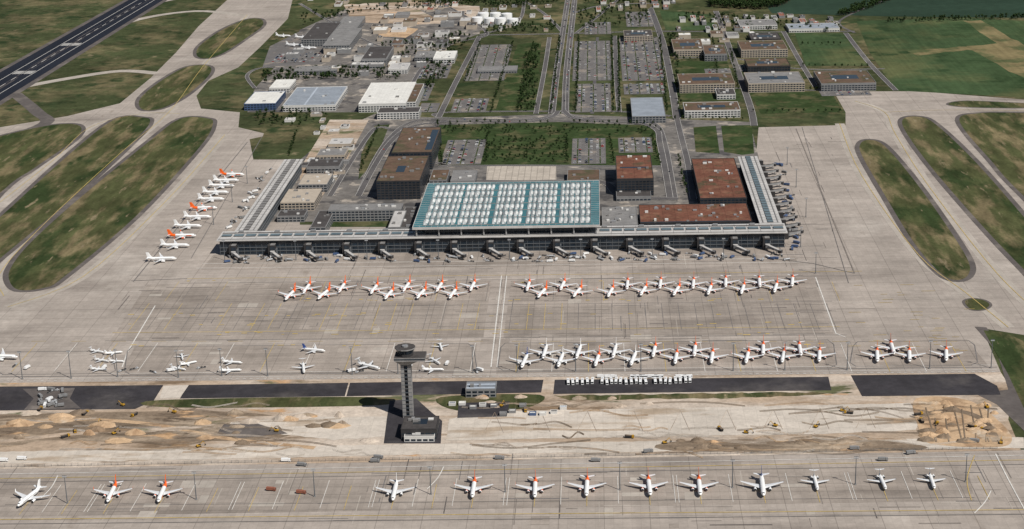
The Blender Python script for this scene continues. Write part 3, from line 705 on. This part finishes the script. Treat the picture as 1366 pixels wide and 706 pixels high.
for i,u in enumerate(allu):
    v=668-u*.016; vl(P(u,v)[0],P(u,v+20)[1],P(u,v-12)[1],.5,yellowP)
    if i<len(allu)-1:
        um=(u+allu[i+1])/2; x=P(um,v)[0]; vl(x,P(um,v+17)[1],P(um,v-20)[1],.5,whiteP)
        if i%3==1: vl(x+3,P(um,v+17)[1],P(um,v-20)[1],.5,whiteP)
for u,v in [(55,640),(570,628),(140,650),(1300,660)]:
    ln([(u,v+25),(u+14,v+10),(u+22,v-5)],.9,whiteP,True)
ln([(1328,606),(1345,640),(1372,690)],1.0,whiteP); ln([(1300,608),(1290,640),(1296,668)],.7,yellowP,True)
u=0
while u<1330:
    x,y=P(u,508-.0095*u+1); mk.ribbon([(x,y),(x+3,y)],1.0,zz(),whiteP); u+=9
mk.obj('apron_markings')
tm=MB()
for i in range(420):
    r=R()
    if r<.5: v=U(366,455); u=U(150,1120)
    elif r<.8: v=U(626,704); u=U(0,1366)
    elif r<.9: v=U(170,360); u=U(1030,1120)
    else: v=U(340,360); u=U(280,1060)
    x,y=P(u,v); L=U(8,60); w=U(.5,1.8); m=random.choice([tyreM,greyP,shoulderM,tyreM,conc2M]); z=3.02*LZ+i*.00006
    if R()<.55: tm.face([(x,y,z),(x+L,y,z),(x+L,y+w,z),(x,y+w,z)],m)
    else: tm.face([(x,y,z),(x+w*.6,y,z),(x+w*.6,y+L,z),(x,y+L,z)],m)
seen=[]
for i in range(90):  # replaced slabs
    u=U(150,1120);v=U(366,500) if R()<.6 else U(626,704); x,y=P(u,v); x=round(x/7.5)*7.5; y=round(y/7.5)*7.5; a=7.5*random.randint(1,4);c=7.5*random.randint(1,2)
    if any(abs(x-p)<40 and abs(y-q)<20 for p,q in seen): continue
    seen.append((x,y)); z=3.3*LZ
    tm.face([(x,y,z),(x+a,y,z),(x+a,y+c,z),(x,y+c,z)],random.choice([conc2M,conc2M,standM]))
tm.obj('pavement_repairs')

# ------------------------------------------------------------------ aircraft
def aircraft(kind):
    b=MB()
    tail={'o':orangeM,'w':whiteM,'b':blueM,'j':whiteM,'r':redM}[kind]
    small=kind in('j',)
    rear=orangeM if kind=='o' else whiteM
    if kind=='b': rear=blueM
    st=[(-18.5,.12,3.4),(-18.1,.65,3.45),(-17.2,1.2,3.6),(-16.4,1.5,3.72),(-15.3,1.8,3.85),(-13.5,1.98,3.95),(-6,2.0,3.95),(2,2.0,3.95),(8,2.0,3.95),(11.5,1.78,4.15),(14.5,1.3,4.55),(17,.75,4.95),(18.6,.28,5.2)]
    n=14; k0=len(b.v)
    for y,r,z in st:
        for i in range(n):
            t=2*math.pi*i/n; b.v.append((r*math.sin(t),y,z+r*math.cos(t)))
    for s in range(len(st)-1):
        for i in range(n):
            j=(i+1)%n
            m=whiteM
            if s==2 and i in(0,1,n-1,n-2): m=darkM
            if s>=(8 if kind=='o' else 10): m=rear
            b.f.append((k0+s*n+i,k0+s*n+j,k0+(s+1)*n+j,k0+(s+1)*n+i)); b.m.append(b.mi(m))
    b.f.append(tuple(k0+i for i in range(n))); b.m.append(b.mi(whiteM))
    b.f.append(tuple(k0+(len(st)-1)*n+i for i in range(n-1,-1,-1))); b.m.append(b.mi(rear))
    for s in(-1,1):
        b.face([(s*2.0,-13,4.3),(s*2.0,7.9,4.3),(s*1.98,7.9,4.62),(s*1.98,-13,4.62)],darkM)
        if kind=='o': b.face([(s*2.01,-13,3.4),(s*2.01,-6,3.4),(s*2.03,-6,4.28),(s*2.03,-13,4.28)],orangeM)
    def foil(secs,mat,vert=False):
        rr=[]
        for (p,le,te,z,th) in secs:
            m=le+(te-le)*.35
            if vert: rr.append([(0,le,z),(th/2,m,z),(0,te,z),(-th/2,m,z)])
            else: rr.append([(p,le,z),(p,m,z+th/2),(p,te,z),(p,m,z-th/2)])
        for a,c in zip(rr,rr[1:]):
            for i in range(4): j=(i+1)%4; b.face([a[i],a[j],c[j],c[i]],mat)
        b.face(rr[-1],mat); b.face(rr[0],mat)
    for s in(-1,1):
        if small:
            foil([(s*1.2,-1,5,2.9,.7),(s*15.5,5.5,7.2,3.7,.25)],wingM); foil([(s*15.5,5.5,7.2,3.7,.25),(s*15.9,6.4,7.6,5.0,.1)],tail)
            foil([(0,15.8,18.6,10.4,.3),(s*5.2,17.6,19.2,10.5,.12)],wingM)
            b.cyl((s*3.3,7.8,5.0),(s*3.3,13.2,5.0),1.15,.75,12,whiteM,darkM); b.box(min(s*1.6,s*2.8),max(s*1.6,s*2.8),9.5,12,4.8,5.1,whiteM)
        else:
            foil([(s*1.6,-5.2,2.6,3.0,1.0),(s*6.4,-1.9,3.2,3.4,.6),(s*16.7,4.4,6.0,4.3,.25)],wingM)
            foil([(s*16.7,4.4,6.0,4.3,.25),(s*17.2,5.6,6.5,6.4,.08)],tail if kind=='o' else whiteM)
            foil([(s*.6,14.0,17.8,5.2,.4),(s*6.2,16.8,18.6,5.6,.15)],wingM)
            b.cyl((s*5.8,-5.4,2.0),(s*5.8,-4.2,2.0),1.0,1.2,12,whiteM,darkM); b.cyl((s*5.8,-4.2,2.0),(s*5.8,-.6,2.15),1.2,.75,12,whiteM if kind!='o' else orangeM,darkM)
            b.box(s*5.8-.15,s*5.8+.15,-3.6,.2,3.0,3.4,whiteM)
        gx=2.6
        b.cyl((s*gx,1.8,.5),(s*gx,1.8,3.0),.18,.18,6,metalM)
        for dx in(-.4,.4): b.cyl((s*gx+dx-.18,1.8,.55),(s*gx+dx+.18,1.8,.55),.55,.55,10,rubM)
    b.cyl((0,-13.6,.4),(0,-13.6,2.4),.14,.14,6,metalM)
    for dx in(-.3,.3): b.cyl((dx-.12,-13.6,.4),(dx+.12,-13.6,.4),.4,.4,10,rubM)
    foil([(0,10.4,17.6,5.4,.5),(0,12.3,17.9,6.8,.5),(0,15.7,19.2,11.0 if small else 12.1,.34)],tail,True)
    return b.mesh('airliner_'+kind)
AC={k:aircraft(k) for k in 'owbj'}
def plane(u,v,k='o',a=0,sc=1.0):
    return inst(AC[k],'parked_jet' if k=='j' else 'parked_airliner',(*P(u,v),.15),a,sc)
fk=['w','o','o','w','o','o','o','o','o','b','j','j','j']
for (u,v),k in zip(FR,fk): plane(u,v,k,U(-.05,.05)+(.0 if u>100 else -.2),.78 if k=='j' else (1.08 if u==1017 else 1.0))
rowA=[(410,388,0),(457,387,0),(500,389,0),(543,386,0),(587,386,0),(631,385,0),(388,397,1),(433,396,1),(520,396,1),(563,395,1),(605,395,1),
 (705,385,0),(751,384,0),(837,383,0),(881,382,0),(925,382,0),(968,380,0),(1013,380,0),(1057,379,0),(724,394,1),(771,393,1),(815,393,1),(859,391,1),(903,391,1),(947,390,1),(991,389,1),(1035,387,1)]
for u,v,l in rowA: plane(u,v,'o',(-.22 if l else -.1)+U(-.05,.05))
rowB=[(727,474,'w'),(772,474,'w'),(820,473,'w'),(873,472,'o'),(927,471,'o'),(1018,470,'o'),(1067,470,'o'),(1190,468,'o')]
for u,v,k in rowB: plane(u,v,k,-.08+U(-.05,.05))
rowC=[(700,486,'b'),(748,485,'w'),(797,484,'o'),(845,483,'w'),(902,481,'o'),(950,480,'o'),(997,480,'o'),(1045,479,'o'),(1093,478,'o'),(1170,478,'o'),(1213,478,'o'),(1262,477,'o')]
for u,v,k in rowC: plane(u,v,k,-.16+U(-.05,.05))
pl=[(216,349,'w'),(234,331,'w'),(243,318,'o'),(251,305,'w'),(264,293,'w'),(272,281,'o'),(282,269,'w'),(288,260,'w'),(296,251,'w'),(302,244,'w'),(310,236,'o')]
for u,v,k in pl: plane(u,v,k,math.pi/2+U(-.12,.05))
plane(2,480,'w',math.pi/2-.1)
for u,v,a,sc in [(130,471,1.2,.5),(152,473,1.9,.5),(136,483,1.2,.5),(156,484,1.5,.45),(132,495,1.4,.5),(243,478,.3,.5),(252,487,2.2,.5),(238,494,1.2,.5),(310,486,1.4,.6),(308,497,1.7,.6),(405,494,.2,.75),(492,492,1.0,.8),(588,465,.2,.6),(580,484,.6,.6),(578,496,1.6,.6)]:
    plane(u,v,'j',a,sc)
plane(419,470,'b',1.3,.7)
for u,v in [(378,50),(392,62),(404,52),(412,66)]: plane(u,v,'w',1.4,.9)

# ------------------------------------------------------------------ light masts
def mast(h,wd=3):
    b=MB(); b.cyl((0,0,0),(0,0,h),.5,.28,8,mullM); b.box(-.9,.9,-.9,.9,0,.8,towerM)
    b.box(-wd,wd,-.25,.25,h-1.6,h-1.3,mullM); b.box(-wd,wd,-.25,.25,h-.2,h+.1,mullM)
    for i in range(5):
        x=-wd+.5+i*(2*wd-1)/4; b.box(x-.35,x+.35,-.6,-.26,h-1.5,h-.6,csilM)
    return b.mesh('floodlight_mast')
MS=mast(26,2); ML=mast(30,2)
for u,v in [(90,672),(262,667),(420,663),(575,660),(674,657),(827,654),(977,651),(1141,647),(1288,643)]: put(MS,'floodlight_mast',u,v)
for u,v in [(30,506),(95,505),(157,503),(238,504),(296,502),(357,502),(470,500),(531,499),(631,498),(690,497),(768,496),(855,496),(978,495),(1047,494),(1130,494),(1240,492),(1322,491)]: put(ML,'floodlight_mast',u,v)
for u in range(300,1050,95): put(MS,'floodlight_mast',u,349-.004*u)
for u,v in [(1068,330),(1088,365),(1075,290),(1062,250),(1050,220),(285,300),(310,270),(330,245)]: put(MS,'floodlight_mast',u,v)

# ------------------------------------------------------------------ service vehicles
u=758
while u<922: put(BUS,'bus',u,511-(u-758)*.01+U(-1,1),U(-.08,.08),.22); u+=random.choice([6,6.5,7,7,13])
for i in range(9): put(random.choice([VAN,BUS]),'service_truck',U(800,922),504.5,1.57+U(-.1,.1),.22)
for i in range(150):
    u=U(300,1050); v=345-.005*(u-300)+U(-4,7); me,nm=random.choice([(VAN,'service_truck'),(TUG,'baggage_tug'),(TANK,'fuel_truck'),(BLV,'box_truck'),(TUG,'baggage_tug'),(DKV,'box_truck'),(TUG,'baggage_tug')]); put(me,nm,u,v,U(0,6.28),.2,.9)
for i in range(30):
    t=U(0,1); put(random.choice([DKV,TUG,BLV]),'service_truck',1062-t*22+U(-6,6),335-t*115,U(0,6.28),.2)
for i in range(30):
    t=U(0,1); put(random.choice([DKV,TUG,VAN]),'service_truck',300+t*60+U(-8,4),325-t*100,U(0,6.28),.2)
for i in range(16): put(random.choice([VAN,TUG]),'service_truck',U(20,660),U(486,500),U(0,6.28),.2)
for i in range(20): put(random.choice([VAN,DKV,TUG]),'service_truck',U(52,88),U(520,543),U(0,6.28),.25)
for i in range(28):
    e=R()<.45; put(EXC if e else DUMP,'excavator' if e else 'dump_truck',U(20,1340),U(540,598),U(0,6.28),.3)
for u,v in [(362,655),(402,659)]: put(ORV,'box_truck',u,v,1.4,.2)
for u,v in [(505,612),(865,604),(1140,600),(1215,606),(403,622),(1300,590)]: put(DKV,'box_truck',u,v,U(1.2,1.9),.25)
for i in range(7): put(random.choice([VAN,DKV]),'service_truck',U(0,1360),614-U(-3,4),1.55,.2)
for i in range(12): bld('site_container',*(lambda a,c:(a,a+9,c,c-2.5))(600+i*13.5+U(-2,2),U(532,552)),3,random.choice([stripeR,whiteR,roofG,roofD]),random.choice([whiteW,greyW,cblueM]),glaz=False,n=0)
bld('hangar',622,662,519,509,9,stripeR,greyW,n=2)
fb=MB()
p0,p1=Vector(P(-20,624)),Vector(P(1330,599)); d=(p1-p0); L=d.length; d.normalize(); n=int(L/6)
for i in range(n+1):
    p=p0+d*(i*L/n); fb.cyl((p.x,p.y,0),(p.x,p.y,2.6),.16,.16,4,mullM)
for z in (.6,1.5,2.4):
    fb.cyl((p0.x,p0.y,z),(p1.x,p1.y,z),.09,.09,4,mullM)
fb.obj('perimeter_fence')

# ------------------------------------------------------------------ trees
def tree():
    b=MB(); h=U(8,11); b.cyl((0,0,0),(0,0,h*.5),.3,.16,5,barkM)
    for i in range(4):
        t=U(0,6.28); b.cyl((0,0,h*U(.25,.45)),(1.9*math.cos(t),1.9*math.sin(t),h*U(.5,.75)),.13,.05,4,barkM)
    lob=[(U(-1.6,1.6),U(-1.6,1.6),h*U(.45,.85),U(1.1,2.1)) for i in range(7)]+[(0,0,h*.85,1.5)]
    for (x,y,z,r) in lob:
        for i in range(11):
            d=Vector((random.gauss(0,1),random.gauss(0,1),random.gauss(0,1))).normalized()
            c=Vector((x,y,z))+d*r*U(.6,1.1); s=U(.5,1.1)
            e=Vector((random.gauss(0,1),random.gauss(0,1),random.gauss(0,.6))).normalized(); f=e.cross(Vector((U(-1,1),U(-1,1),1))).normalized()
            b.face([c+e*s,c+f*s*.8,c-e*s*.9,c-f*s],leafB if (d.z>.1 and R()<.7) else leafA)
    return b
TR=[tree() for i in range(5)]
def wood(name,region,n,sc=(.7,1.2)):
    q=[P(u,v) for u,v in region]; xs=[p[0] for p in q]; ys=[p[1] for p in q]; trs=[]; c=0;it=0
    while c<n and it<n*30:
        it+=1; x=U(min(xs),max(xs)); y=U(min(ys),max(ys))
        if inpoly(x,y,q): trs.append((random.randrange(5),x,y,0,U(0,6.28),U(*sc))); c+=1
    replicate(name,TR,trs)
def row(a,c,sp=11,jit=1.5,sc=(.6,.9)):
    p=Vector(P(*a));q=Vector(P(*c));L=(q-p).length;n=max(1,int(L/sp)); trs=[]
    for i in range(n+1):
        if R()<.1: continue
        r=p+(q-p)*(i/n); trs.append((random.randrange(5),r.x+U(-jit,jit),r.y+U(-jit,jit),0,U(0,6.28),U(*sc)))
    return trs
wood('distant_woodland',[(945,-6),(1062,-10),(1050,8),(1000,15),(948,10)],620,(1.2,1.8))
wood('distant_woodland',[(1115,20),(1150,8),(1190,-4),(1196,-2),(1156,14),(1122,22)],140,(1.0,1.5))
wood('distant_woodland',[(640,2),(745,-8),(745,4),(700,10),(650,10)],160)
wood('distant_woodland',[(560,-6),(640,-8),(650,4),(575,6)],170)
wood('distant_woodland',[(770,-8),(900,-12),(900,4),(780,6)],190)
wood('distant_woodland',[(640,36),(745,30),(740,44),(650,45)],70)
wood('distant_woodland',[(770,14),(860,10),(866,30),(775,42)],90)
wood('tree_belt',[(350,98),(440,92),(540,96),(530,108),(440,106),(352,112)],200)
wood('tree_belt',[(560,92),(585,60),(620,46),(628,50),(600,90),(572,128)],110)
wood('tree_belt',[(690,150),(702,70),(720,60),(716,150)],110)
wood('tree_belt',[(340,150),(420,146),(440,156),(400,170),(345,168)],50)
wood('tree_belt',[(1178,28),(1366,22),(1366,26),(1180,32)],90)
wood('tree_belt',[(900,18),(950,20),(1050,30),(1130,38),(1130,44),(1000,40),(900,26)],130)
wood('tree_belt',[(500,60),(620,44),(610,60),(540,80)],80)
wood('tree_belt',[(400,20),(470,10),(640,0),(640,8),(470,20),(405,36)],120)
wood('tree_belt',[(890,44),(900,44),(912,150),(905,150)],50)
wood('lawn_trees',[(590,168),(880,170),(885,180),(590,178)],90,(.5,.8))
wood('lawn_trees',[(645,182),(760,182),(755,218),(648,218)],80,(.5,.8))
trs=[]
for a,c in [((690,150),(712,58)),((735,150),(747,50)),((768,150),(772,50)),((818,150),(816,50)),((826,150),(825,50)),((890,150),(880,50)),((620,110),(640,60)),((655,150),(684,58)),
            ((600,165),(730,165)),((765,165),(870,166)),((812,182),(820,220)),((756,182),(757,220)),((960,120),(950,50)),((985,120),(975,70)),((1010,122),(1108,120)),((900,160),(990,160)),
            ((1005,150),(1120,150)),((1062,90),(1158,90)),((905,80),(970,80)),((1090,116),(1165,116)),((584,165),(590,220)),((650,182),(648,220)),((870,182),(880,220)),((1070,60),(1130,60)),((905,210),(915,260)),((505,170),(480,230)),((400,165),(385,208)),((650,190),(755,188)),((650,200),(755,198)),((650,211),(755,209))]:
    trs+=row(a,c)
replicate('roadside_trees',TR,trs)
tv=[]
for i in range(60):
    v=U(2,148); u=762-(v)*.112+random.choice([-9,9,-7,7])*(.5+v*.0033); tv.append((u,v))
for u,v in [(868+.2*v,v) for v in (20,44,90,130)]+[(620,160),(680,163),(800,163),(860,165),(893,230),(512,200),(490,240)]: tv.append((u,v))
out=MB()
for u,v in tv:
    x,y=P(u,v); c=random.choice(cols); k=len(out.v); out.v+=[(x+p[0],y+p[1],p[2]+.5) for p in CAR.v]; out.f+=[tuple(i+k for i in f) for f in CAR.f]
    mp=[out.mi(c if m is csilM else m) for m in CAR.mats]; out.m+=[mp[i] for i in CAR.m]
out.obj('road_traffic')

# ------------------------------------------------------------------ light, world, camera
el=math.radians(50)
sd=Vector((-.73*math.cos(el),.683*math.cos(el),-math.sin(el)))
s=bpy.data.lights.new('sun','SUN'); s.energy=4.7; s.angle=math.radians(.5); s.color=(1,.955,.89)
so=bpy.data.objects.new('sun',s); bpy.context.collection.objects.link(so); so.rotation_euler=sd.to_track_quat('-Z','Y').to_euler(); so.location=(0,2000,1500)
w=bpy.data.worlds.new('World'); bpy.context.scene.world=w; w.use_nodes=True
sk=w.node_tree.nodes.new('ShaderNodeTexSky'); sk.sky_type='NISHITA'; sk.sun_disc=False; sk.sun_elevation=el; sk.sun_rotation=math.atan2(.73,-.683)
bg=w.node_tree.nodes['Background']; w.node_tree.links.new(sk.outputs[0],bg.inputs[0]); bg.inputs[1].default_value=.05
cam=bpy.data.cameras.new('camera'); co=bpy.data.objects.new('camera',cam); bpy.context.collection.objects.link(co)
cam.sensor_width=36; cam.lens=F*36/1366; cam.clip_start=5; cam.clip_end=90000
co.matrix_world=Matrix((( rt.x,upv.x,-fw.x,0),(rt.y,upv.y,-fw.y,0),(rt.z,upv.z,-fw.z,H),(0,0,0,1)))
sc=bpy.context.scene; sc.camera=co
sc.view_settings.view_transform='Standard'; sc.view_settings.look='None'; sc.view_settings.exposure=0
